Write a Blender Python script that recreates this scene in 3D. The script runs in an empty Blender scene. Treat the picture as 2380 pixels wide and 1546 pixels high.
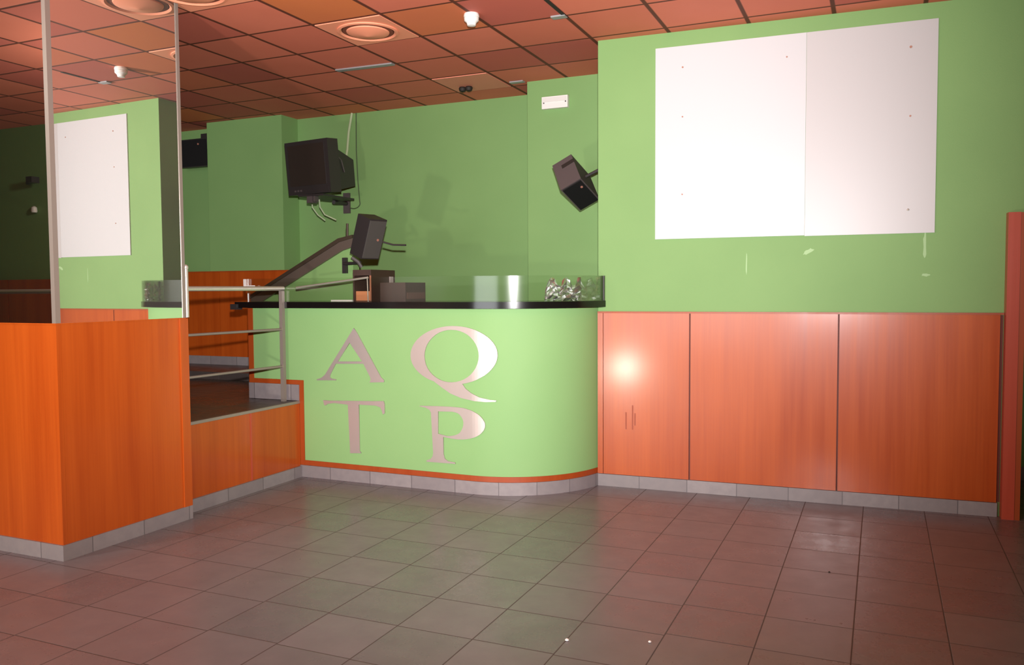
import bpy, bmesh, math, random
from mathutils import Vector, Matrix, Euler
random.seed(7)
S = bpy.context.scene
COL = S.collection

# ------------------------------------------------------------------ camera
H = 1.62
F, YAW, PITCH, ROLL = 1953.3, 0.4136, 0.0519, -0.0064
fw = Vector((-math.sin(YAW)*math.cos(PITCH), math.cos(YAW)*math.cos(PITCH), -math.sin(PITCH)))
rt = Vector((math.cos(YAW), math.sin(YAW), 0)); up = rt.cross(fw)
rr = math.cos(ROLL)*rt + math.sin(ROLL)*up
uu = -math.sin(ROLL)*rt + math.cos(ROLL)*up
cam = bpy.data.objects.new('camera', bpy.data.cameras.new('camera')); COL.objects.link(cam)
cam.data.sensor_width = 36; cam.data.sensor_fit = 'HORIZONTAL'
cam.data.lens = F/2380*36; cam.data.clip_start = .05
cam.matrix_world = Matrix(((rr.x, uu.x, -fw.x, 0), (rr.y, uu.y, -fw.y, 0), (rr.z, uu.z, -fw.z, H), (0, 0, 0, 1)))
S.camera = cam

# ------------------------------------------------------------------ light
w = bpy.data.worlds.new('world'); S.world = w; w.use_nodes = True
w.node_tree.nodes['Background'].inputs[0].default_value = (.9, .95, 1, 1)
w.node_tree.nodes['Background'].inputs[1].default_value = 0.02

def lamp(name, kind, loc, energy, color, target=None, **kw):
    d = bpy.data.lights.new(name, kind); d.energy = energy; d.color = color
    for k, v in kw.items(): setattr(d, k, v)
    o = bpy.data.objects.new(name, d); COL.objects.link(o); o.location = loc
    if target: o.rotation_euler = (Vector(target)-Vector(loc)).to_track_quat('-Z', 'Y').to_euler()
    return o
# the photographer's flash just above the lens
lamp('flash', 'SPOT', (0.03, 0.0, 1.89), 2450, (1, .965, .97), target=(-3.15, 6.1, 2.75),
     spot_size=math.radians(84), spot_blend=1.0, shadow_soft_size=.035)
# low halogen work lamp standing out of frame to the left
lamp('work_lamp', 'POINT', (-3.05, 0.3, .38), 250, (1, .9, .76), shadow_soft_size=.09)
# added fill, no such lamp seen: brightens the reflected wall and alcove side
lamp('left_fill', 'POINT', (-5.5, 1.5, 3.2), 105, (.9, 1, .94), shadow_soft_size=.12)
# added rear fill panel standing in for ambient light, not a known source
lamp('rear_fill', 'AREA', (-3.9, -5.2, 1.7), 300, (.93, .97, 1), target=(-3.9, 4, 3.0), shape='RECTANGLE', size=5, size_y=2.4)

S.view_settings.view_transform = 'Standard'; S.view_settings.look = 'None'
S.view_settings.gamma = 1; S.view_settings.use_curve_mapping = False
S.view_settings.exposure = 0.0
S.cycles.caustics_reflective = False; S.cycles.caustics_refractive = False
S.cycles.max_bounces = 10; S.cycles.sample_clamp_indirect = 4

# ------------------------------------------------------------------ materials
def lin(c): return tuple((v/255/12.92 if v/255 <= .04045 else ((v/255+.055)/1.055)**2.4) for v in c) + (1,)
def pmat(name, col, rough=.6, metal=0, spec=.5, **kw):
    m = bpy.data.materials.new(name); m.use_nodes = True
    b = m.node_tree.nodes['Principled BSDF']
    b.inputs['Base Color'].default_value = lin(col); b.inputs['Roughness'].default_value = rough
    b.inputs['Metallic'].default_value = metal; b.inputs['Specular IOR Level'].default_value = spec
    for k, v in kw.items(): b.inputs[k].default_value = v
    return m
def N(m, t, **kw):
    n = m.node_tree.nodes.new(t)
    for k, v in kw.items():
        if k.startswith('i_'):
            key = k[2:]; key = int(key) if key.isdigit() else key
            n.inputs[key].default_value = v
        else: setattr(n, k, v)
    return n
def L(m, a, b): m.node_tree.links.new(a, b)
def bsdf(m): return m.node_tree.nodes['Principled BSDF']
def math_(m, op, a, b=None, c=None):
    n = N(m, 'ShaderNodeMath', operation=op)
    for i, v in enumerate((a, b, c)):
        if v is None: continue
        if isinstance(v, (int, float)): n.inputs[i].default_value = v
        else: L(m, v, n.inputs[i])
    return n.outputs[0]
def mix(m, f, a, b, mode='MIX'):
    n = N(m, 'ShaderNodeMix', data_type='RGBA', blend_type=mode)
    for i, v in ((0, f), (6, a), (7, b)):
        if isinstance(v, (int, float, tuple)): n.inputs[i].default_value = v
        else: L(m, v, n.inputs[i])
    return n.outputs[2]
def pos(m):
    g = N(m, 'ShaderNodeNewGeometry'); s = N(m, 'ShaderNodeSeparateXYZ'); L(m, g.outputs['Position'], s.inputs[0])
    return g.outputs['Position'], s.outputs
def noise(m, vec, scale, detail=3, rough=.5, mapscale=None):
    if mapscale:
        mp = N(m, 'ShaderNodeMapping'); mp.inputs['Scale'].default_value = mapscale; L(m, vec, mp.inputs[0]); vec = mp.outputs[0]
    n = N(m, 'ShaderNodeTexNoise'); n.inputs['Scale'].default_value = scale; n.inputs['Detail'].default_value = detail
    n.inputs['Roughness'].default_value = rough
    L(m, vec, n.inputs[0]); return n.outputs[0]
def ramp(m, f, a, b, lo=0., hi=1.):
    r = N(m, 'ShaderNodeMapRange'); L(m, f, r.inputs[0])
    r.inputs[1].default_value = a; r.inputs[2].default_value = b; r.inputs[3].default_value = lo; r.inputs[4].default_value = hi
    return r.outputs[0]
def bump(m, h, strength, dist=.01):
    n = N(m, 'ShaderNodeBump'); n.inputs['Strength'].default_value = strength; n.inputs['Distance'].default_value = dist
    L(m, h, n.inputs['Height']); L(m, n.outputs[0], bsdf(m).inputs['Normal'])

def paint(name, col, col2):
    m = pmat(name, col, .62, spec=.3); p, _ = pos(m)
    f = ramp(m, noise(m, p, 1.3, 4), .35, .65)
    L(m, mix(m, f, lin(col), lin(col2)), bsdf(m).inputs[0])
    bump(m, noise(m, p, 140, 2), .12, .004)
    return m
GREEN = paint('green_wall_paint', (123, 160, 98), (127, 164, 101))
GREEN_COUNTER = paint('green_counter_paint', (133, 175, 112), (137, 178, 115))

def wood(name, dark, light, rough, vertical=True, spec=.5):
    m = pmat(name, light, rough, spec=spec); p, s = pos(m)
    g1 = noise(m, p, 1.0, 4, .6, (9, 9, .35)); g2 = noise(m, p, 1.0, 3, .5, (60, 60, 1.2)); g3 = noise(m, p, 1.0, 3, .5, (2.2, 2.2, .8))
    a = math_(m, 'MULTIPLY', ramp(m, g1, .3, .7), .55); b = math_(m, 'MULTIPLY', ramp(m, g2, .3, .7), .2)
    c = math_(m, 'MULTIPLY', ramp(m, g3, .3, .7), .25)
    f = math_(m, 'ADD', math_(m, 'ADD', a, b), c)
    L(m, mix(m, f, lin(dark), lin(light)), bsdf(m).inputs[0])
    L(m, ramp(m, g1, .3, .7, rough-.03, rough+.05), bsdf(m).inputs['Roughness'])
    bump(m, g2, .05, .003)
    return m
WOOD = wood('red_cherry_veneer', (156, 60, 14), (190, 88, 24), .36)
for _m in (WOOD,):
    bsdf(_m).inputs['Coat Weight'].default_value = .5; bsdf(_m).inputs['Coat Roughness'].default_value = .17; bsdf(_m).inputs['Specular IOR Level'].default_value = .3
WOOD_EDGE = wood('orange_veneer_edging', (146, 58, 16), (164, 72, 24), .42)
WOOD_POST = wood('pinkish_cherry_veneer', (170, 66, 44), (186, 80, 56), .35)
BROWN = wood('dark_brown_laminate', (56, 40, 33), (72, 51, 43), .5)
GROOVE = pmat('panel_groove', (96, 34, 16), .6)

# floor: 40 cm slate tiles, columns of tiles slightly out of step
def slate(ca=(108, 104, 109), cb=(126, 121, 125)):
    m = pmat('slate_floor_tile', (70, 64, 60), .3); p, s = pos(m)
    T = .4034
    u = math_(m, 'DIVIDE', math_(m, 'ADD', s[0], .095+40*T), T); iu = math_(m, 'FLOOR', u)
    wn = N(m, 'ShaderNodeTexWhiteNoise', noise_dimensions='1D'); L(m, iu, wn.inputs['W'])
    ph = math_(m, 'MULTIPLY', wn.outputs['Value'], .07)
    v = math_(m, 'ADD', math_(m, 'DIVIDE', math_(m, 'ADD', s[1], -.245+40*.398), .398), ph); iv = math_(m, 'FLOOR', v)
    fu = math_(m, 'SUBTRACT', u, iu); fv = math_(m, 'SUBTRACT', v, iv)
    eu = math_(m, 'MINIMUM', fu, math_(m, 'SUBTRACT', 1, fu)); ev = math_(m, 'MINIMUM', fv, math_(m, 'SUBTRACT', 1, fv))
    e = math_(m, 'MINIMUM', eu, ev)
    joint = ramp(m, e, .004, .011, 1, 0)
    cv = N(m, 'ShaderNodeCombineXYZ'); L(m, iu, cv.inputs[0]); L(m, iv, cv.inputs[1])
    w2 = N(m, 'ShaderNodeTexWhiteNoise', noise_dimensions='3D'); L(m, cv.outputs[0], w2.inputs['Vector'])
    n1 = noise(m, p, 5, 5, .6)
    f = math_(m, 'ADD', math_(m, 'MULTIPLY', w2.outputs['Value'], .5), math_(m, 'MULTIPLY', ramp(m, n1, .3, .7), .5))
    base = mix(m, f, lin(ca), lin(cb))
    L(m, mix(m, joint, base, lin((76, 68, 67))), bsdf(m).inputs[0])
    n2 = noise(m, p, 9, 4, .6)
    r = math_(m, 'ADD', ramp(m, n2, .3, .7, .22, .32), math_(m, 'MULTIPLY', w2.outputs['Value'], .08))
    L(m, math_(m, 'MAXIMUM', r, math_(m, 'MULTIPLY', joint, .7)), bsdf(m).inputs['Roughness'])
    hgt = math_(m, 'SUBTRACT', math_(m, 'MULTIPLY', noise(m, p, 30, 3), .25), joint)
    bump(m, hgt, .25, .003)
    return m
SLATE = slate()
STAGE = slate((64, 56, 54), (78, 69, 66)); STAGE.name = 'slate_stage_tile'

# ceiling: 60 cm coloured tiles in a dark grid
def ceil_mat():
    m = pmat('terracotta_ceiling_tile', (212, 118, 96), .7, spec=.3); p, s = pos(m)
    T = .6005
    u = math_(m, 'DIVIDE', math_(m, 'ADD', s[0], 5.146+40*T), T); v = math_(m, 'DIVIDE', math_(m, 'ADD', s[1], -4.082+40*T), T)
    iu = math_(m, 'FLOOR', u); iv = math_(m, 'FLOOR', v)
    fu = math_(m, 'SUBTRACT', u, iu); fv = math_(m, 'SUBTRACT', v, iv)
    eu = math_(m, 'MINIMUM', fu, math_(m, 'SUBTRACT', 1, fu)); ev = math_(m, 'MINIMUM', fv, math_(m, 'SUBTRACT', 1, fv))
    line = math_(m, 'MAXIMUM', ramp(m, eu, .02, .032, 1, 0), ramp(m, ev, .015, .026, 1, 0))
    cv = N(m, 'ShaderNodeCombineXYZ'); L(m, iu, cv.inputs[0]); L(m, iv, cv.inputs[1])
    w2 = N(m, 'ShaderNodeTexWhiteNoise', noise_dimensions='3D'); L(m, cv.outputs[0], w2.inputs['Vector'])
    sc = N(m, 'ShaderNodeSeparateColor'); L(m, w2.outputs['Color'], sc.inputs[0])
    base = mix(m, ramp(m, sc.outputs[0], 0, 1), lin((214, 116, 92)), lin((224, 126, 100)))
    base = mix(m, ramp(m, sc.outputs[1], .88, .94), base, lin((214, 120, 70)))
    base = mix(m, ramp(m, sc.outputs[2], .8, .86), base, lin((192, 98, 84)))
    base = mix(m, ramp(m, noise(m, p, 2.5, 3), .3, .7, 0, .25), base, lin((202, 106, 80)))
    L(m, mix(m, line, base, lin((98, 50, 36))), bsdf(m).inputs[0])
    bump(m, math_(m, 'SUBTRACT', math_(m, 'MULTIPLY', noise(m, p, 220, 2), .2), line), .3, .006)
    return m
CEIL = ceil_mat()

def base_tile(name):
    m = pmat(name, (150, 144, 146), .42); p, s = pos(m)
    k = math_(m, 'DIVIDE', math_(m, 'ADD', math_(m, 'ADD', s[0], s[1]), 40), .4); f = math_(m, 'FRACT', k)
    e = math_(m, 'MINIMUM', f, math_(m, 'SUBTRACT', 1, f)); j = ramp(m, e, .004, .012, 1, 0)
    wn = N(m, 'ShaderNodeTexWhiteNoise', noise_dimensions='1D'); L(m, math_(m, 'FLOOR', k), wn.inputs['W'])
    b = mix(m, wn.outputs['Value'], lin((132, 124, 124)), lin((148, 140, 140)))
    b = mix(m, ramp(m, noise(m, p, 18, 4), .35, .65, 0, .35), b, lin((118, 112, 116)))
    L(m, mix(m, j, b, lin((96, 90, 92))), bsdf(m).inputs[0])
    return m
BASE = base_tile('grey_skirting_tile')
WHITE = pmat('white_screen_paint', (200, 200, 201), .4)
BLACK = pmat('black_granite', (20, 17, 17), .16)
BLACKPL = pmat('black_plastic', (48, 43, 43), .45)
BLACKSC = pmat('dark_tv_screen', (50, 42, 38), .3)
GRILLE = pmat('black_speaker_grille', (16, 15, 17), .6)
GREYPL = pmat('charcoal_cabinet_plastic', (82, 73, 72), .5)
STEEL = pmat('brushed_steel', (214, 208, 196), .3, .55)
STEELD = pmat('dull_steel', (150, 139, 130), .42, .35)
ALU = pmat('brushed_aluminium_letter', (196, 183, 177), .4, .6)
CAPM = pmat('grey_metal_cap', (120, 106, 96), .4, .55)
CAPD = pmat('dark_metal_cap_edge', (70, 58, 46), .5, .3)
WPL = pmat('white_plastic', (236, 230, 224), .4)
CREAM = pmat('cream_cable', (176, 190, 148), .5)
DCAB = pmat('dark_cable', (70, 86, 52), .6)
DIFF = pmat('salmon_metal_diffuser', (250, 158, 124), .5)
PLATE = pmat('pale_salmon_tile', (232, 144, 118), .6)
DIFFD = pmat('shaded_vent_opening', (120, 62, 44), .7)
STRIP = pmat('grey_blue_metal_strip', (160, 160, 160), .4, .3)
DARK = pmat('near_black_gap', (34, 26, 20), .7)
TANP = pmat('tan_cardboard', (196, 124, 84), .7)
BLUE = pmat('blue_spot_colour', (40, 70, 235), .3)
PINK = pmat('copper_badge', (190, 130, 112), .4, .3)
LAMPG = pmat('glossy_lens', (225, 222, 216), .15)

def mirror(name, dust):
    m = bpy.data.materials.new(name); m.use_nodes = True; nt = m.node_tree
    nt.nodes.clear(); out = nt.nodes.new('ShaderNodeOutputMaterial')
    g = nt.nodes.new('ShaderNodeBsdfGlossy'); g.inputs['Color'].default_value = (.86, .87, .84, 1); g.inputs['Roughness'].default_value = .0
    d = nt.nodes.new('ShaderNodeBsdfDiffuse'); d.inputs['Color'].default_value = (.8, .74, .68, 1)
    x = nt.nodes.new('ShaderNodeMixShader'); x.inputs[0].default_value = dust
    nt.links.new(g.outputs[0], x.inputs[1]); nt.links.new(d.outputs[0], x.inputs[2]); nt.links.new(x.outputs[0], out.inputs[0])
    return m
MIRROR = mirror('dusty_mirror', .045); MIRROR_F = mirror('clean_mirror', .004)
def glass(name, tint, k=1.0, rough=.03):
    m = bpy.data.materials.new(name); m.use_nodes = True; nt = m.node_tree
    nt.nodes.clear(); out = nt.nodes.new('ShaderNodeOutputMaterial')
    t = nt.nodes.new('ShaderNodeBsdfTransparent'); t.inputs[0].default_value = tint
    g = nt.nodes.new('ShaderNodeBsdfGlossy'); g.inputs['Roughness'].default_value = rough
    f = nt.nodes.new('ShaderNodeFresnel'); f.inputs[0].default_value = 1.5
    q = nt.nodes.new('ShaderNodeMath'); q.operation = 'MULTIPLY'; q.inputs[1].default_value = k; nt.links.new(f.outputs[0], q.inputs[0])
    x = nt.nodes.new('ShaderNodeMixShader'); nt.links.new(q.outputs[0], x.inputs[0])
    nt.links.new(t.outputs[0], x.inputs[1]); nt.links.new(g.outputs[0], x.inputs[2]); nt.links.new(x.outputs[0], out.inputs[0])
    return m
GLASS = glass('clear_glass', (.95, .965, .94, 1), .6, .14)
SPARKLE = glass('clear_sparkle_facets', (.97, .97, .96, 1), 5.0, .36)

# ------------------------------------------------------------------ mesh helpers
class MB:
    def __init__(s): s.b = bmesh.new()
    def quadbox(s, bottom, top):
        n = len(bottom); v = [s.b.verts.new(p) for p in bottom] + [s.b.verts.new(p) for p in top]
        s.b.faces.new(v[:n][::-1]); s.b.faces.new(v[n:])
        for i in range(n): j = (i+1) % n; s.b.faces.new((v[i], v[j], v[n+j], v[n+i]))
        return s
    def box(s, x0, x1, y0, y1, z0, z1):
        return s.quadbox([(x0, y0, z0), (x1, y0, z0), (x1, y1, z0), (x0, y1, z0)], [(x0, y0, z1), (x1, y0, z1), (x1, y1, z1), (x0, y1, z1)])
    def prism(s, pts, z0, z1): return s.quadbox([(x, y, z0) for x, y in pts], [(x, y, z1) for x, y in pts])
    def prismY(s, pts, y0, y1): return s.quadbox([(x, y0, z) for x, z in pts], [(x, y1, z) for x, z in pts])
    def ribbon(s, a, b, z0, z1):
        """closed band between two equal-length plan polylines"""
        n = len(a); V = [[s.b.verts.new((x, y, z)) for (x, y) in q] for q, z in ((a, z0), (b, z0), (b, z1), (a, z1))]
        for i in range(n-1):
            for k in range(4): s.b.faces.new((V[k][i], V[k][i+1], V[(k+1) % 4][i+1], V[(k+1) % 4][i]))
        s.b.faces.new([V[k][0] for k in range(4)]); s.b.faces.new([V[k][-1] for k in range(3, -1, -1)])
        return s
    def tube(s, pts, r, seg=12, caps=True):
        pts = [Vector(p) for p in pts]; rings = []
        prev = None
        for i, p in enumerate(pts):
            t = ((pts[min(i+1, len(pts)-1)]-p).normalized() + (p-pts[max(i-1, 0)]).normalized())
            t = t.normalized() if t.length > 1e-6 else Vector((0, 0, 1))
            if prev is None:
                a = t.orthogonal().normalized()
            else:
                a = (prev - t*prev.dot(t)).normalized()
            prev = a; b = t.cross(a); ri = r[i] if isinstance(r, (list, tuple)) else r
            rings.append([s.b.verts.new(p + ri*(math.cos(2*math.pi*k/seg)*a + math.sin(2*math.pi*k/seg)*b)) for k in range(seg)])
        for A, B in zip(rings, rings[1:]):
            for k in range(seg): s.b.faces.new((A[k], A[(k+1) % seg], B[(k+1) % seg], B[k]))
        if caps: s.b.faces.new(rings[0][::-1]); s.b.faces.new(rings[-1])
        return s
    def lathe(s, prof, c=(0, 0, 0), seg=40):
        rings = [[s.b.verts.new((c[0]+r*math.cos(2*math.pi*k/seg), c[1]+r*math.sin(2*math.pi*k/seg), c[2]+z)) for k in range(seg)] for r, z in prof]
        for A, B in zip(rings, rings[1:]):
            for k in range(seg): s.b.faces.new((A[k], A[(k+1) % seg], B[(k+1) % seg], B[k]))
        s.b.faces.new(rings[0][::-1]); s.b.faces.new(rings[-1])
        return s
    def bevel(s, w, seg=2, ang=30):
        es = [e for e in s.b.edges if len(e.link_faces) == 2 and e.calc_face_angle(0) > math.radians(ang)]
        bmesh.ops.bevel(s.b, geom=es, offset=w, segments=seg, affect='EDGES', profile=.7, clamp_overlap=True); return s
    def build(s, name, mat, parent=None, smooth=False, label=None):
        bmesh.ops.recalc_face_normals(s.b, faces=s.b.faces)
        me = bpy.data.meshes.new(name); s.b.to_mesh(me); s.b.free(); me.materials.append(mat)
        if smooth:
            for f in me.polygons: f.use_smooth = True
            try: me.set_sharp_from_angle(angle=math.radians(35))
            except Exception: pass
        o = bpy.data.objects.new(name, me); COL.objects.link(o)
        if parent: o.parent = parent
        if label: o['label'] = label
        return o
def thing(name, label, cat, loc=(0, 0, 0), mat=None, group=None):
    o = bpy.data.objects.new(name, None); COL.objects.link(o); o.empty_display_size = .1
    if mat is not None: o.matrix_world = mat
    else: o.location = loc
    o['label'] = label; o['category'] = cat
    if group: o['group'] = group
    return o
def tag(o, label, cat, group=None):
    o['label'] = label; o['category'] = cat
    if group: o['group'] = group
    return o
def struct(o, label=None, cat=None):
    o['kind'] = 'structure'
    if label: o['label'] = label
    if cat: o['category'] = cat
    return o
def rodr(w):
    w = Vector(w); return Matrix.Rotation(w.length, 4, w.normalized())

# ------------------------------------------------------------------ dimensions
ZC = 3.61                    # ceiling
X0, YS, AS = -2.116, 6.581, .048   # left corner of the screen wall and its slight skew
SN = math.hypot(1, AS)
def sw(s, off=0.0):          # plan point on the screen wall, s metres from its left corner, off metres in front
    return (X0 + s/SN + AS/SN*off, YS + s*AS/SN - off/SN)
def sbox(mb, s0, s1, o0, o1, z0, z1):
    return mb.prism([sw(s0, o1), sw(s1, o1), sw(s1, o0), sw(s0, o0)], z0, z1)
SR = 3.02                   # right end of the screen wall
PX, P0, P1, PZ = -4.484, 3.478, 4.494, 1.424   # mirrored pillar
XE, ZP = -4.607, .66         # stage edge and height
YF = 5.905                   # counter front
YB = 8.08                    # back wall

# ------------------------------------------------------------------ setting
struct(MB().box(-13, 6, -6, 10, -.12, 0).build('floor', SLATE), 'dark grey slate tile floor with soft reflections', 'floor')
struct(MB().box(-13, 6, -6, 10, ZC, ZC+.12).build('ceiling', CEIL), 'terracotta coloured suspended tile ceiling', 'ceiling')
e = sw(SR)
struct(MB().prism([sw(0), e, (e[0], 8.6), (X0, 8.6)], 0, ZC).build('wall_right', GREEN), 'green wall carrying the big white rectangle', 'wall')
struct(MB().box(-3.15, X0, 7.58, 8.6, 0, ZC).build('wall_alcove', GREEN), 'green wall section in the alcove under the white lamp box', 'wall')
struct(MB().box(-13, -3.15, YB, 8.6, 0, ZC).build('wall_back', GREEN), 'green rear wall behind the booth', 'wall')
struct(MB().box(-7.36, -6.26, 7.79, YB, 0, ZC).build('wall_projection', GREEN), 'green boxed out part of the rear wall left of the television', 'wall')
struct(MB().box(e[0], 6, 8.05, 8.6, 0, ZC).build('wall_far_right', GREEN), 'green wall seen beyond the tall wooden end post', 'wall')
struct(MB().box(e[0], 6, 8.035, 8.05, 0, .11).build('baseboard_far_right', BASE))
struct(MB().box(-13, 6, -6.1, -6, 0, ZC).build('wall_entrance', GREEN))
struct(MB().box(6, 6.1, -6, 8.6, 0, ZC).build('wall_east', GREEN))
struct(MB().box(-13.1, -13, -6, 8.6, 0, ZC).build('wall_west', GREEN))
struct(MB().box(-13, -6.2, -.26, -.06, 0, ZC).build('wall_left_rear', GREEN), 'dark green wall seen reflected in the front mirror', 'wall')

# rear-left balcony seen in the front mirror
o = MB().box(-12.98, -6.6, -.055, 1.1, 0, ZP).build('rear_stage', STAGE); tag(o, 'raised rear platform seen only in the front mirror of the pillar', 'platform')
t = thing('rear_wainscot', 'dark wood wall panelling reflected in the front mirror behind the steel rail', 'wall panelling', (-9, -.04, ZP))
for x0, x1 in ((-13, -11.4), (-11.4, -9.83), (-9.83, -8.25), (-8.25, -6.65)):
    MB().box(x0+.006+9, x1-.006+9, -.012, .012, 0, 1.11).bevel(.003, 1).build('panel', WOOD, t)
t = thing('rear_handrail', 'shiny steel handrail reflected in the front mirror above the orange pillar base', 'handrail', (-9, .95, ZP))
MB().tube([(-3.8, 0, .965), (2.3, 0, .965)], .024).build('top_rail', STEEL, t, True)
for x in (-3.6, -1.6, 2.2):
    MB().tube([(x, 0, .0), (x, 0, .95)], .02).build('post', STEELD, t, True)
o = MB().tube([(-9.46, -.06, 2.93), (-9.3, .02, 2.93), (-9.18, .1, 2.93)], [.018, .02, .03]).box(-9.2, -9.1, .05, .15, 2.9, 2.97).build('wall_bracket', BLACKPL); tag(o, 'small black wall bracket reflected high in the front mirror', 'bracket')
o = MB().lathe([(.0001, 0), (.03, 0), (.035, .02), (.03, .06), (.012, .075)], (-9.3, -.02, 2.57), 16).build('wall_sensor', WPL); tag(o, 'tiny white wall sensor reflected below the black bracket in the front mirror', 'sensor')

# ------------------------------------------------------------------ screen wall dressing
t = thing('projection_screen', 'large white painted rectangle with dark specks on the green wall', 'screen', (*sw(1.465, 0), 2.76))
def slocal(mb_fn, name, mat, parent, **k):
    o = mb_fn.build(name, mat, parent, **k); o.matrix_parent_inverse = Matrix.Translation(-parent.location) ; return o
m = MB(); sbox(m, .468, 1.587, .001, .012, 2.005, 3.494); slocal(m, 'lit_half', WHITE, t)
m = MB(); sbox(m, 1.5885, 2.460, .001, .0115, 2.0, 3.494); slocal(m, 'dim_half', pmat('white_screen_dim_half', (191, 188, 187), .4), t, label='right half of the white rectangle, painted greyer outside the mirrored flash light')  # greyer white stands for the half that the mirrored flash misses
for s, z, r in ((.68, 3.33, .007), (1.45, 3.33, .006), (2.286, 3.314, .009), (.68, 2.95, .006), (2.29, 2.83, .007), (.68, 2.35, .006)):
    c = sw(s, .013); m = MB().tube([(c[0], c[1]+.003, z), (c[0]+AS*.003, c[1]-.003, z)], r, 10); slocal(m, 'screw', pmat('rusty_screw', (170, 120, 100), .5), t)
c = sw(2.286, .015); m = MB().lathe([(.0005, -.008), (.008, -.004), (.009, 0), (.006, .006), (.001, .009)], (c[0], c[1], 2.167), 14); slocal(m, 'chrome_knob', STEEL, t, smooth=True)

t = thing('wood_wainscot', 'reddish wood wainscot of wide glossy panels beneath the white rectangle', 'wall panelling', (*sw(1.4, 0), 0))
ZW = 1.418
for a, b in ((.047, .740), (.752, 1.829), (1.841, 2.880)):
    m = MB(); sbox(m, a, b, .002, .020, .1, ZW); m.bevel(.002, 1); slocal(m, 'panel', WOOD, t)
m = MB(); sbox(m, .0, .043, .002, .022, .1, ZW); m.bevel(.002, 1); slocal(m, 'edge_strip', WOOD, t)
m = MB(); sbox(m, 0, 2.9, .0005, .006, .1, ZW-.003); slocal(m, 'backing', GROOVE, t)
m = MB(); sbox(m, 0, 2.902, .001, .026, ZW, ZW+.014); m.bevel(.002, 1); slocal(m, 'top_strip', WOOD_EDGE, t)
m = MB(); sbox(m, .0, 2.885, .0, .03, 0, .098); m.bevel(.003, 2); o = m.build('baseboard_right', BASE); struct(o)
for s_, z_, h_ in ((.236, .545, .07), (.29, .575, .10), (.31, .56, .05)):
    m = MB(); sbox(m, s_-.006, s_+.006, .020, .0206, z_-h_, z_+h_); m.bevel(.0045, 2); slocal(m, 'drip_mark', pmat('dried_drip', (150, 62, 24), .5), t)
# tall end post of the panelling
t = thing('wooden_end_post', 'tall narrow reddish wooden post at the right end of the panelling', 'post', (*sw(2.94, .0), 0))
m = MB(); sbox(m, 2.904, 2.98, .001, .085, 0, 2.12); m.bevel(.003, 2); slocal(m, 'board', WOOD_POST, t)
m = MB(); sbox(m, 2.981, 3.015, .001, .08, 0, 2.118); slocal(m, 'edge_strip', WOOD_EDGE, t)
# scuffs on the green wall under the screen
for s, z, wd, hh, rot in ((1.615, 1.883, .05, .02, .5), (2.40, 1.90, .012, .12, 0), (1.17, 1.80, .006, .10, 0), (2.41, 1.70, .03, .012, 0)):
    pts = []
    for k in range(14):
        a = 2*math.pi*k/14; r = random.uniform(.6, 1.1)
        du, dz = wd*r*math.cos(a), hh*r*math.sin(a); pts.append((du*math.cos(rot)-dz*math.sin(rot), du*math.sin(rot)+dz*math.cos(rot)))
    m = MB(); m.quadbox([(*sw(s+u, .0), z+v) for u, v in pts], [(*sw(s+u, .0012), z+v) for u, v in pts])
    o = m.build('plaster_scuff', pmat('pale_scuff', (158, 192, 136), .6))
    tag(o, {1.615: 'pale smudge of filler on green wall under the middle of the white rectangle', 2.40: 'pale vertical drip mark directly below the right corner of the white rectangle',
            1.17: 'thin faint vertical scratch under the left half of the white rectangle', 2.41: 'small faint mark low on the green wall above the rightmost wood panel'}[s], 'wall mark')

# ------------------------------------------------------------------ mirrored pillar
t = thing('mirrored_pillar', 'square pillar with mirrored upper faces over an orange wood base', 'pillar', (-5.05, 4.0, 0))
def pl(mb, name, mat, par=t, **k):
    o = mb.build(name, mat, par, **k); o.matrix_parent_inverse = Matrix.Translation((5.05, -4.0, 0)); return o
PXL = -5.62
pl(MB().box(PXL+.03, PX-.03, P0+.03, P1-.03, 0, ZC), 'core', GROOVE)
pl(MB().box(PXL, PX, P0, P0+.03, .095, PZ), 'front_panel', WOOD)
pl(MB().box(PX-.03, PX, P0+.031, P1-.062, .095, PZ), 'side_panel', WOOD)
pl(MB().box(PX-.055, PX+.012, P1-.06, P1+.012, .095, PZ+.004).bevel(.003, 1), 'corner_strip', WOOD)
m = MB().box(PXL-.005, PX+.004, P0-.004, P0+.034, PZ, PZ+.008).box(PX-.034, PX+.004, P0+.035, P1, PZ, PZ+.008)
pl(m, 'top_edging', WOOD)
pl(MB().box(PX-.012, PX-.001, P0+.032, P1-.02, PZ+.008, ZC), 'side_mirror', MIRROR)
pl(MB().box(PXL+.02, PX-.032, P0+.001, P0+.012, PZ+.008, ZC), 'front_mirror', MIRROR_F)
pl(MB().box(PX-.03, PX+.002, P0-.002, P0+.031, PZ+.008, ZC).bevel(.004, 2), 'corner_profile', STEELD)
pl(MB().box(PX-.014, PX+.004, P1-.022, P1+.004, PZ+.008, ZC).bevel(.004, 2), 'corner_profile', STEELD)
m = MB().box(PXL, PX+.012, P0-.012, P0+.028, 0, .095).box(PX-.03, PX+.012, P0+.028, P1+.012, 0, .095)
pl(m, 'skirting', BASE)

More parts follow.
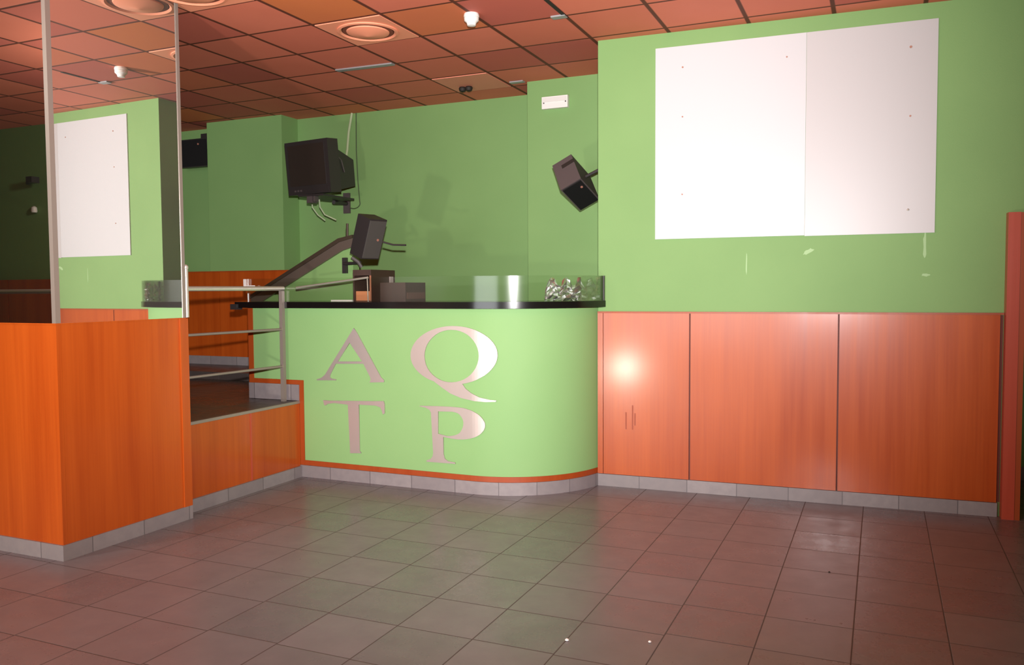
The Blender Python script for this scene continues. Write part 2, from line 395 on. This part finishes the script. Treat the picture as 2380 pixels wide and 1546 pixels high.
# ------------------------------------------------------------------ stage
t = thing('stage_platform', 'raised stage with dark slate top and reddish wood side panels beside the pillar', 'platform', (-5.2, 5.2, 0))
def ps(mb, name, mat, par=t, **k):
    o = mb.build(name, mat, par, **k); o.matrix_parent_inverse = Matrix.Translation((5.2, -5.2, 0)); return o
ps(MB().prism([(-12.9, 4.52), (XE-.022, 4.52), (XE-.022, YF-.015), (-5.165, YF-.015), (-5.165, 7.02), (-12.9, 7.02)], 0, ZP-.012), 'core', GROOVE)
ps(MB().prism([(-12.9, 4.52), (XE+.001, 4.52), (XE+.001, YF-.015), (-5.165, YF-.015), (-5.165, 7.02), (-12.9, 7.02)], ZP-.012, ZP), 'slate_top', STAGE)
ps(MB().box(-12.9, -5.75, 7.02, 7.74, 0, .74), 'rear_step', STAGE)
ps(MB().box(XE-.02, XE, 4.52, 5.268, .095, ZP-.022).bevel(.002, 1), 'side_panel', WOOD)
ps(MB().box(XE-.02, XE, 5.29, YF-.008, .095, ZP-.022).bevel(.002, 1), 'side_panel', WOOD)
ps(MB().box(XE-.02, XE+.003, 5.27, 5.288, .095, ZP-.022), 'joint_strip', WOOD_POST)
ps(MB().box(XE-.02, XE+.006, 4.52, YF-.009, ZP-.02, ZP+.002).bevel(.002, 1), 'nosing', STEELD)
ps(MB().box(XE-.02, XE+.02, 4.51, YF-.014, 0, .095), 'skirting', BASE)

# steel railing on the stage
t = thing('stage_railing', 'steel railing with one square post and three rails at the stage edge', 'railing', (-4.72, 5.83, ZP))
RX, RY = -4.72, 5.83
def pr_(mb, name, mat, **k):
    o = mb.build(name, mat, t, **k); o.matrix_parent_inverse = Matrix.Translation((4.72, -5.83, -ZP)); return o
pr_(MB().box(RX-.017, RX+.017, RY-.017, RY+.017, ZP, 1.615).bevel(.006, 2), 'post', STEELD, smooth=True)
pr_(MB().tube([(RX, 4.3, 1.636), (RX, RY+.02, 1.636)], .019, 16), 'top_rail', STEEL, smooth=True)
pr_(MB().tube([(RX, 4.45, 1.292), (RX, RY, 1.285)], .011), 'middle_rail', STEELD, smooth=True)
pr_(MB().tube([(RX, 4.45, .975), (RX, RY, .965)], .011), 'lower_rail', STEELD, smooth=True)
o = MB().tube([(-4.49, 4.515, PZ+.01), (-4.49, 4.515, 1.78)], .016, 14).lathe([(.017, 0), (.02, .006), (.018, .02), (.008, .03)], (-4.49, 4.515, 1.775), 14).build('steel_end_post', STEEL, None, True)
tag(o, 'short round steel upright with knob end at right edge of the mirrored pillar', 'post')

# ------------------------------------------------------------------ counter with rounded end
CX, CY, CR, AMAX = -2.95, YF+.85, .85, math.radians(79.2)
def path(off, x_left, n=28, xs=None):
    pts = [(x_left + (CX-x_left)*k/6, YF-off) for k in range(6)]
    return pts + [(CX + (CR+off)*math.sin(AMAX*k/n), CY - (CR+off)*math.cos(AMAX*k/n)) for k in range(n+1)]
t = thing('booth_counter', 'light green counter front with rounded right end and orange edging', 'counter', (-3.6, YF, 0))
def pc(mb, name, mat, **k):
    o = mb.build(name, mat, t, **k); o.matrix_parent_inverse = Matrix.Translation((3.6, -YF, 0)); return o
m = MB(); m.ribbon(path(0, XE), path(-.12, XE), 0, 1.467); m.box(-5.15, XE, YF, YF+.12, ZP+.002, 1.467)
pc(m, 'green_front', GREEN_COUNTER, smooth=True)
m = MB(); m.ribbon(path(.006, XE+.045), path(0.0005, XE+.045), .103, .146); pc(m, 'base_edging', WOOD_EDGE, smooth=True)
m = MB(); m.ribbon(path(.014, XE+.001), path(0.0005, XE+.001), 0, .102); pc(m, 'skirting', BASE, smooth=True)
pc(MB().box(XE+.001, XE+.045, YF-.007, YF-.0005, .103, .842), 'edging_strip', WOOD_EDGE)
pc(MB().box(-5.10, XE+.0, YF-.007, YF-.0005, .803, .842), 'edging_strip', WOOD_EDGE)
pc(MB().box(-5.152, -5.101, YF-.008, YF-.0005, .803, 1.466), 'edging_strip', WOOD_EDGE)
pc(MB().box(-5.152, XE-.0, YF-.014, YF-.0005, ZP+.003, .802), 'stage_skirting', BASE)
m = MB(); a = path(.062, -5.25); b = path(-.6, -5.25); m.ribbon(a, b, 1.468, 1.520); m.bevel(.004, 2, 50)
o = m.build('countertop', BLACK, None, True); tag(o, 'thin black polished countertop with rounded end on the green counter', 'countertop')
o = MB().box(-5.29, -5.22, YF-.075, YF-.0, 1.452, 1.5).bevel(.012, 2).build('corner_bumper', BLACKPL); tag(o, 'black corner cap under the left end of the countertop', 'corner cap')
m = MB(); m.ribbon(path(.052, -5.11, 48), path(.044, -5.11, 48), 1.5205, 1.722)
o = m.build('glass_screen', GLASS, None, True); tag(o, 'low clear glass screen following the rounded countertop edge', 'glass screen')
o = MB().box(-2.069, -2.059, 6.560, 6.580, 1.521, 1.722).build('glass_end_profile', BLACKPL); tag(o, 'thin dark upright edge profile at the right end of the glass screen', 'edge profile')
t = thing('glass_clamp', 'pale L shaped clamp at the left end of the glass screen', 'clamp', (-5.1, YF-.075, 1.62))
MB().box(-.025, -.008, -.012, .012, .0, .1).build('upright', WPL, t); MB().box(-.008, .085, -.01, .01, .0, .045).bevel(.004, 2).build('foot', WPL, t)

# added clear crinkled facets that stand in for sparkles on the rounded glass
m = MB(); nseg, nz = 26, 9; grid = []
for i in range(nseg+1):
    a = math.radians(40 + 38*i/nseg); row = []
    for j in range(nz+1):
        r = CR+.018 + random.uniform(-.022, .018); z = 1.523 + (.03+.16*(.4+.6*abs(math.sin(i*.55))))*j/nz + (random.uniform(-.006, .006) if j else 0)
        row.append(m.b.verts.new((CX+r*math.sin(a), CY-r*math.cos(a), z)))
    grid.append(row)
for i in range(nseg):
    for j in range(nz): m.b.faces.new((grid[i][j], grid[i+1][j], grid[i+1][j+1], grid[i][j+1]))
o = m.build('sparkle_facets', SPARKLE); tag(o, 'added clear facets imitating sparkles on the rounded end of the glass screen', 'sparkles')

# letters fixed on the counter front
LETTERS = {"A":[[[-4.035,1.301],[-4.015,1.28],[-3.995,1.252],[-3.772,0.896],[-3.744,0.874],[-3.745,0.857],[-3.885,0.85],[-3.875,0.865],[-3.875,0.889],[-3.942,1.004],[-4.221,0.996],[-4.279,0.899],[-4.282,0.879],[-4.268,0.868],[-4.22,0.863],[-4.22,0.855],[-4.42,0.848],[-4.419,0.856],[-4.37,0.871],[-4.334,0.897],[-4.059,1.266]],[[-4.076,1.177],[-4.199,1.016],[-3.955,1.023]]],"Q":[[[-3.02,0.872],[-2.977,0.881],[-2.935,0.893],[-2.896,0.908],[-2.861,0.926],[-2.828,0.945],[-2.799,0.967],[-2.775,0.991],[-2.755,1.016],[-2.74,1.042],[-2.73,1.069],[-2.725,1.096],[-2.726,1.123],[-2.731,1.15],[-2.742,1.176],[-2.757,1.201],[-2.777,1.224],[-2.802,1.246],[-2.831,1.266],[-2.863,1.283],[-2.9,1.299],[-2.939,1.311],[-2.98,1.32],[-3.023,1.326],[-3.068,1.329],[-3.113,1.329],[-3.158,1.326],[-3.203,1.319],[-3.247,1.309],[-3.288,1.296],[-3.327,1.28],[-3.363,1.261],[-3.395,1.24],[-3.423,1.217],[-3.446,1.192],[-3.465,1.165],[-3.478,1.138],[-3.486,1.109],[-3.488,1.081],[-3.484,1.053],[-3.475,1.025],[-3.46,0.999],[-3.44,0.974],[-3.415,0.951],[-3.386,0.93],[-3.353,0.911],[-3.316,0.895],[-3.276,0.883],[-3.209,0.839],[-3.127,0.791],[-3.028,0.758],[-2.915,0.74],[-2.818,0.736],[-2.743,0.74],[-2.735,0.75],[-2.791,0.754],[-2.873,0.771],[-2.943,0.802],[-2.991,0.835]],[[-2.874,1.097],[-2.878,1.064],[-2.887,1.033],[-2.901,1.002],[-2.921,0.974],[-2.945,0.948],[-2.974,0.926],[-3.006,0.908],[-3.041,0.894],[-3.078,0.885],[-3.116,0.881],[-3.154,0.882],[-3.191,0.888],[-3.226,0.9],[-3.259,0.916],[-3.288,0.936],[-3.313,0.961],[-3.333,0.988],[-3.348,1.019],[-3.356,1.051],[-3.359,1.084],[-3.356,1.117],[-3.346,1.15],[-3.331,1.181],[-3.31,1.21],[-3.284,1.235],[-3.255,1.257],[-3.222,1.275],[-3.186,1.288],[-3.149,1.296],[-3.111,1.299],[-3.073,1.297],[-3.037,1.29],[-3.002,1.278],[-2.97,1.262],[-2.942,1.241],[-2.918,1.217],[-2.899,1.19],[-2.885,1.16],[-2.877,1.129]]],"T":[[[-4.357,0.679],[-4.292,0.678],[-3.829,0.696],[-3.751,0.7],[-3.742,0.678],[-3.742,0.599],[-3.761,0.588],[-3.768,0.617],[-3.783,0.646],[-3.829,0.659],[-3.994,0.659],[-3.993,0.268],[-3.978,0.249],[-4.09,0.241],[-4.089,0.262],[-4.104,0.653],[-4.243,0.66],[-4.309,0.65],[-4.334,0.635],[-4.345,0.639]]],"P":[[[-3.412,0.675],[-3.407,0.679],[-3.229,0.684],[-3.114,0.685],[-3.1,0.684],[-3.08,0.684],[-3.058,0.683],[-3.035,0.682],[-3.014,0.68],[-2.996,0.677],[-2.979,0.673],[-2.962,0.669],[-2.946,0.665],[-2.93,0.659],[-2.915,0.652],[-2.9,0.645],[-2.885,0.636],[-2.872,0.627],[-2.861,0.617],[-2.851,0.606],[-2.842,0.594],[-2.835,0.582],[-2.829,0.569],[-2.827,0.556],[-2.827,0.544],[-2.83,0.531],[-2.835,0.519],[-2.842,0.507],[-2.851,0.496],[-2.861,0.486],[-2.873,0.476],[-2.887,0.467],[-2.902,0.459],[-2.918,0.452],[-2.936,0.446],[-2.955,0.44],[-2.976,0.436],[-2.997,0.432],[-3.017,0.429],[-3.038,0.428],[-3.061,0.427],[-3.084,0.428],[-3.103,0.429],[-3.116,0.429],[-3.195,0.438],[-3.194,0.3],[-3.183,0.262],[-3.154,0.245],[-3.09,0.239],[-3.09,0.228],[-3.351,0.226],[-3.351,0.237],[-3.314,0.25],[-3.295,0.273],[-3.289,0.3],[-3.305,0.629],[-3.319,0.651],[-3.353,0.665]],[[-3.239,0.642],[-3.114,0.646],[-3.105,0.645],[-3.093,0.643],[-3.079,0.641],[-3.066,0.637],[-3.054,0.632],[-3.045,0.625],[-3.037,0.616],[-3.029,0.607],[-3.023,0.597],[-3.018,0.587],[-3.015,0.577],[-3.013,0.567],[-3.013,0.557],[-3.014,0.547],[-3.016,0.536],[-3.019,0.525],[-3.024,0.514],[-3.03,0.503],[-3.037,0.492],[-3.045,0.483],[-3.053,0.476],[-3.062,0.47],[-3.073,0.465],[-3.083,0.461],[-3.095,0.457],[-3.108,0.454],[-3.123,0.451],[-3.137,0.449],[-3.15,0.448],[-3.159,0.447],[-3.242,0.461]]]}
LAB = {'A': 'dull metal letter A, upper left of the four on the green counter', 'Q': 'large bright metal letter Q, upper right on the green counter',
       'T': 'faded metal letter T under the A on the green counter', 'P': 'bright metal letter P under the Q on the green counter'}
for ch, sp in LETTERS.items():
    cu = bpy.data.curves.new('letter', 'CURVE'); cu.dimensions = '2D'; cu.fill_mode = 'BOTH'; cu.extrude = .004
    cx = sum(p[0] for p in sp[0])/len(sp[0]); cz = min(p[1] for p in sp[0])
    for pts in sp:
        s_ = cu.splines.new('POLY'); s_.points.add(len(pts)-1); s_.use_cyclic_u = True
        for q, (x, z) in zip(s_.points, pts): q.co = (x-cx, z-cz, 0, 1)
    tmp = bpy.data.objects.new('tmp', cu); me = bpy.data.meshes.new_from_object(tmp); bpy.data.objects.remove(tmp)
    me.materials.clear(); me.materials.append(ALU)
    bm_ = bmesh.new(); bm_.from_mesh(me)
    for q in range(-20, 20):
        xx = -2.96 + .025*q - cx
        bmesh.ops.bisect_plane(bm_, geom=bm_.verts[:]+bm_.edges[:]+bm_.faces[:], plane_co=(xx, 0, 0), plane_no=(1, 0, 0))
    for v_ in bm_.verts:
        d_ = v_.co.x + cx - CX
        if d_ > 0: v_.co.z -= CR - math.sqrt(CR*CR - d_*d_)
    bm_.to_mesh(me); bm_.free()
    o = bpy.data.objects.new('metal_letter', me); COL.objects.link(o); o.location = (cx, YF-.0065, cz); o.rotation_euler = (math.pi/2, 0, 0)
    tag(o, LAB[ch], 'letter', 'metal letters on the counter front')

# ------------------------------------------------------------------ inside the booth
t = thing('stair_parapet', 'sloping green stair parapet with grey metal cap behind the counter', 'parapet', (-5.1, 6.6, 0))
def pp(mb, name, mat, **k):
    o = mb.build(name, mat, t, **k); o.matrix_parent_inverse = Matrix.Translation((5.1, -6.6, 0)); return o
pp(MB().prismY([(-5.70, 0), (-4.51, 0), (-4.51, 2.02), (-4.62, 1.985), (-5.70, 1.445)], 6.6, 6.7), 'sloping_wall', GREEN)
pp(MB().prismY([(-5.70, 1.445), (-4.62, 1.985), (-4.49, 2.02), (-4.49, 2.10), (-4.64, 2.065), (-5.70, 1.54)], 6.57, 6.71), 'metal_cap', CAPM)
pp(MB().prismY([(-5.70, 1.5405), (-4.64, 2.0655), (-4.49, 2.1005), (-4.49, 2.13), (-4.65, 2.10), (-5.70, 1.575)], 6.56, 6.72), 'cap_ridge', CAPD)
pp(MB().tube([(-4.585, 6.62, 2.10), (-4.58, 6.62, 2.24)], .012, 10), 'upright_rod', CAPD)
t = thing('equipment_rack', 'tall dark brown open rack standing on the countertop', 'rack', (-4.08, 6.1, 1.52))
m = MB()
W0, W1, D, HH = -.092, .092, .385, .272
m.box(W0, W1, 0, D, HH-.05, HH).box(W0, W1, D-.012, D, 0, HH-.05).box(W0, W0+.014, 0, D-.012, 0, HH-.05).box(W1-.014, W1, 0, D-.012, 0, HH-.05).box(W0+.014, W1-.014, 0, D-.012, 0, .006)
m.build('carcass', BROWN, t)
MB().box(W1-.012, W1+.003, -.006, -.0005, .006, HH-.05).build('front_edge', pmat('tan_edge_strip', (150, 96, 72), .5), t)
MB().box(W0+.016, W1-.016, .02, D-.03, .0065, .088).build('tan_box', TANP, t)
MB().box(W1+.0005, W1+.008, .29, .345, .055, .215).build('grey_strip', pmat('pale_grey_strip', (165, 152, 150), .5), t)
t = thing('low_cabinet', 'low brown cabinet right of the tall rack on the countertop', 'cabinet', (-3.76, 6.15, 1.52))
MB().box(-.17, .08, 0, .34, 0, .16).bevel(.004, 1).build('body', BROWN, t)
MB().box(.081, .086, .02, .32, .02, .075).build('side_flap', pmat('reddish_brown_laminate', (98, 66, 58), .5), t)
o = MB().box(-4.42, -4.20, 6.12, 6.2, 1.521, 1.533).bevel(.004, 1).build('white_tray', WPL); tag(o, 'flat white strip lying on the countertop left of the rack', 'tray')
t = thing('rail_reflection', 'thin steel bar standing in for a slanting rail reflection in the glass', 'rail', (-4.8, 6.05, 1.52))  # solid bar modelled in place of a reflection in the glass
m = MB().tube([(.065, 0, .122), (.80, .02, .204)], .010, 12); m.build('bar', STEEL, t, True)
MB().tube([(.79, .035, 0), (.79, .025, .2)], .006, 8).build('foot', STEELD, t, True)

# television
TVM = Matrix.Translation((-5.4712, 7.2998, 2.902)) @ rodr((.085, -.0148, -.1123))
t = thing('television', 'bulky black tube television tilted down on the rear wall', 'television', mat=TVM)
MB().box(-.296, .296, -.08, .08, -.273, .273).bevel(.012, 2).build('bezel', BLACKPL, t)
MB().box(-.255, .245, -.086, -.078, -.185, .235).bevel(.02, 3).build('screen', BLACKSC, t)
MB().box(-.27, .27, -.084, -.078, -.262, -.205).build('control_strip', BLACKPL, t)
for x in (-.2, -.16, -.12): MB().box(x, x+.02, -.089, -.083, -.243, -.225).build('button', GREYPL, t)
m = MB().quadbox([(-.25, .08, -.25), (.25, .08, -.25), (.25, .08, .19), (-.25, .08, .19)], [(-.2, .42, -.2), (.2, .42, -.2), (.2, .42, .08), (-.2, .42, .08)]); m.bevel(.03, 3)
m.build('rear_housing', BLACKPL, t, True)
MB().box(-.14, .14, .38, .47, -.17, .03).bevel(.02, 2).build('tube_cover', BLACKPL, t)
MB().tube([(.262, .1, .1), (.25, .17, .06), (.236, .22, -.06)], .006, 8).build('casing_ridge', GREYPL, t)
t = thing('television_bracket', 'dark steel wall arm carrying the tube television', 'bracket', (-5.5, 7.6, 2.58))
MB().box(-.12, .2, -.36, .2, .02, .04).build('shelf', BLACKPL, t)
MB().tube([(.0, .1, .0), (-.08, .457, .02)], .022, 10).build('arm', BLACKPL, t)
MB().box(-.125, -.04, .455, .478, -.09, .14).build('wall_plate', GREYPL, t)
MB().box(-.01, .06, -.36, -.28, -.05, .019).box(.075, .095, -.36, -.3, -.04, .019).build('clamp', GREYPL, t)

# loudspeakers
def speaker(mat, dims, label, back, badge, slot=False, front=None):
    t = thing('loudspeaker', label, 'speaker', mat=mat, group='black wall loudspeakers')
    x, y, z = (d/2 for d in dims); k = back
    b = [(-x, -y, -z), (x, -y, -z), (x*k, y, -z*1), (-x*k, y, -z*1)]
    u_ = [(-x, -y, z), (x, -y, z), (x*k, y, z), (-x*k, y, z)]
    MB().quadbox(b, u_).bevel(.012, 2).build('cabinet', GREYPL if slot else BLACKPL, t)
    g = MB().box(-x+.012, x-.012, -y-.012, -y+.004, -z+.012, z-.012).bevel(.01, 3).build('grille', front or GRILLE, t)
    MB().tube([badge, (badge[0], badge[1]-.006, badge[2])], .011, 14).build('badge', PINK, t)
    if slot: MB().box(-.02, .10, y-.09, y-.055, z-.003, z+.004).bevel(.004, 1).build('handle_slot', DARK, t)
    return t
MA = Matrix.Translation((-2.4546, 6.9999, 2.5435)) @ rodr((1.1012, -.3992, .3127))
t = speaker(MA, (.2001, .2871, .3702), 'large black loudspeaker tipped downward in the alcove left of the white rectangle', .96, (.06, -.158, .1), True)
MBm = Matrix.Translation((-4.1429, 6.3, 2.0875)) @ rodr((.3062, .2209, 1.2873))
t = speaker(MBm, (.2053, .1644, .3619), 'black loudspeaker hanging above the brown rack, on the sloping parapet end', .92, (.03, -.096, .0), front=pmat('charcoal_speaker_grille', (74, 70, 66), .6))
MCm = Matrix.Translation((-7.63, 7.925, 3.29)) @ rodr((.12, 0, .0))
t = speaker(MCm, (.5, .2, .33), 'black loudspeaker high in the recess just right of the mirrored pillar', 1, (.12, -.112, .1))
t = thing('speaker_bracket', 'black swivel bracket holding the tipped loudspeaker in the alcove', 'bracket', (-2.2, 7.05, 2.66))
MB().tube([(-.17, -.04, -.07), (-.03, 0, .0), (.05, .02, .02)], .014, 10).build('arm', BLACKPL, t, True)
MB().box(.05, .083, -.05, .08, -.05, .09).build('wall_plate', BLACKPL, t)
m = MB().lathe([(.004, -.014), (.014, -.008), (.014, .008), (.004, .014)], (-.012, -.06, -.035), 12); m.build('blue_light_spot', BLUE, t, True, label='small blue light spot shaped as a bead')  # blue bead put in place of a small spot of blue light
t = thing('speaker_bracket', 'black T shaped bracket under the loudspeaker on the sloping parapet', 'bracket', (-4.55, 6.58, 1.845))
MB().box(-.055, -.015, -.02, .018, -.07, .075).bevel(.008, 2).build('wall_plate', BLACKPL, t)
MB().tube([(-.035, -.02, .02), (.06, -.03, .02), (.19, -.09, .025)], .015, 10).build('arm', BLACKPL, t, True)
MB().tube([(.215, -.10, -.02), (.19, -.12, .03), (.15, -.16, .07)], .016, 10).build('joint', GREYPL, t, True)
o = MB().tube([(-4.03, 6.36, 2.04), (-3.95, 6.40, 2.015), (-3.83, 6.42, 2.01)], .008, 8).build('cable_stub', BLACKPL, None, True); tag(o, 'short black cable sticking out right of the loudspeaker above the rack', 'cable')
t = thing('speaker_bracket', 'dark bracket on top of the loudspeaker in the far recess', 'bracket', (-7.52, 7.97, 3.49))
MB().box(-.06, .1, -.05, .02, -.03, .03).bevel(.01, 2).build('hinge', BLACKPL, t); MB().tube([(.02, -.02, 0), (.02, .13, .03)], .02, 10).build('arm', BLACKPL, t)

# wall light box, cables
t = thing('emergency_light', 'small white rectangular emergency light on the alcove wall near the ceiling', 'light fixture', (-2.853, 7.58, 3.382))
MB().box(-.13, .13, -.045, -.001, -.056, .056).bevel(.008, 2).build('housing', WPL, t)
MB().box(-.12, .12, -.052, -.044, .004, .046).bevel(.004, 2).build('lens', LAMPG, t)
for x in (-.115, .105): MB().box(x, x+.012, -.05, -.044, -.008, .002).build('clip', GREYPL, t)
o = MB().tube([(-5.49, YB-.02, ZC), (-5.53, YB-.03, 3.4), (-5.54, YB-.05, 3.2), (-5.53, YB-.12, 3.0)], .014, 8).build('white_cable', CREAM, None, True); tag(o, 'pale cable hanging from the ceiling to the television', 'cable')
pts = [(-5.44, YB-.012, ZC), (-5.445, YB-.012, 3.2), (-5.43, YB-.012, 2.85), (-5.41, YB-.012, 2.62)] + [(-5.49+.085*math.cos(a), YB-.012, 2.60+.06*math.sin(a)) for a in [-.1-.28*k for k in range(9)]] + [(-5.60, YB-.02, 2.62)]
o = MB().tube(pts, .006, 6).build('dark_cable', DCAB, None, True); tag(o, 'thin dark cable down the wall looping under the television bracket', 'cable')
for dx, nm in ((0, 'left of two pale wires dangling under the television'), (.09, 'right of two pale wires dangling under the television')):
    o = MB().tube([(-5.68+dx*1.1, 7.55, 2.60), (-5.68+dx*1.1, 7.56, 2.52), (-5.64+dx, 7.6, 2.44), (-5.58+dx*1.6, 7.65, 2.38)], .008, 8).build('dangling_wire', CREAM, None, True); tag(o, nm, 'wire', 'wires below the television')
o = MB().tube([(-2.14, 7.2, ZC), (-2.14, 7.2, 3.2), (-2.15, 7.2, 2.8), (-2.13, 7.1, 2.72)], .006, 6).build('dark_cable', DCAB, None, True); tag(o, 'thin dark cable running down the alcove corner to the tipped loudspeaker', 'cable')

# ------------------------------------------------------------------ dado on the stage
t = thing('stage_wainscot', 'orange wood wall panelling at the back of the stage', 'wall panelling', (-7, 7.77, .74))
for a, b in ((-12.9, -8.6), (-8.595, -7.2), (-7.195, -5.75)):
    MB().box(a+7, b+7, -.01, .015, .1, 1.1).bevel(.003, 1).build('panel', WOOD, t)
MB().box(-5.9, 1.25, -.014, .016, 1.1, 1.112).build('top_ledge', WOOD_EDGE, t)
MB().box(-5.9, 1.25, -.024, .0, 0, .1).build('skirting', BASE, t)

# ------------------------------------------------------------------ ceiling fittings
GX, GY, T6 = -5.146, 4.082, .6005
def diffuser(i, j, label):
    t = thing('air_diffuser', label, 'air diffuser', (GX+T6*(i+.5), GY+T6*(j+.5), ZC), group='round air diffusers')
    MB().box(-.285, .285, -.285, .285, -.006, 0).bevel(.002, 1).build('tile_plate', DIFF, t)
    MB().lathe([(.235, -.006), (.235, -.014), (.215, -.018), (.2, -.006)]).build('outer_ring', DIFF, t, True)
    MB().lathe([(.195, -.0065), (.195, -.008), (.1, -.008), (.1, -.0065)]).build('opening', DIFFD, t)
    MB().lathe([(.165, -.010), (.16, -.018), (.12, -.03), (.05, -.038), (.02, -.044), (.001, -.046)]).build('cone', DIFF, t, True)
diffuser(2, 2, 'round air diffuser in a salmon ceiling tile left of the smoke detector')
diffuser(1, 0, 'round air diffuser in a salmon ceiling tile at the top edge above the mirror')
t = thing('ceiling_fixture', 'salmon ceiling tile with a small dark two lobed fitting near the alcove', 'ceiling fitting', (GX+T6*2.5, GY+T6*5.5, ZC))
MB().box(-.285, .285, -.285, .285, -.006, 0).bevel(.002, 1).build('tile_plate', PLATE, t)
m = MB(); 
for x in (-.035, .035): m.lathe([(.03, -.006), (.038, -.02), (.03, -.045), (.008, -.055)], (x-.12, .1, 0), 16)
m.build('twin_spots', DARK, t, True)
t = thing('smoke_detector', 'white round smoke detector hanging under the ceiling', 'smoke detector', (-2.745, 5.56, ZC))
MB().lathe([(.052, 0), (.056, -.012), (.056, -.022), (.05, -.026)]).build('base', WPL, t, True)
MB().lathe([(.05, -.026), (.054, -.032), (.052, -.05), (.036, -.064), (.033, -.074), (.03, -.084), (.012, -.088)]).build('sensor_head', WPL, t, True)
def strip(x0, y0, x1, y1, label):
    d = Vector((x1-x0, y1-y0, 0)); L_ = d.length; a = math.atan2(d.y, d.x)
    m = MB().box(0, L_, -.03, .03, -.012, 0); m.bevel(.004, 1); o = m.build('metal_strip', STRIP); o.location = (x0, y0, ZC-.001); o.rotation_euler = (.0, 0, a)
    tag(o, label, 'ceiling strip', 'grey strips in the ceiling grid')
strip(-4.54, 6.44, -3.96, 6.46, 'long grey blue metal strip along the ceiling grid above the counter')
strip(-2.24, 5.87, -2.13, 5.87, 'short grey metal strip in the ceiling grid right of the smoke detector')
strip(-3.30, 7.52, -3.16, 7.52, 'tiny grey metal strip where the ceiling meets the alcove wall')
o = MB().box(-2.157, -2.129, 5.44, 5.92, ZC-.006, ZC-.0005).build('ceiling_slot', DARK); tag(o, 'dark open slot in the ceiling grid, clearly reflected in the pillar mirror', 'slot')
# litter on the floor
for x, y, r, nm in ((-.945, 3.70, .008, 'tiny white crumb on the dark tiles at lower centre'), (-1.3, 3.57, .01, 'tiny beige chip on a tile joint left of the white crumb'), (-.245, 5.02, .006, 'tiny dark speck on shiny tiles in front of the wood panels')):
    o = MB().lathe([(.2*r, 0), (r, .2*r), (.8*r, .7*r), (.2*r, r)], (0, 0, 0), 9).build('floor_crumb', DARK if 'dark speck' in nm else WPL); o.location = (x, y, .0005); tag(o, nm, 'litter')
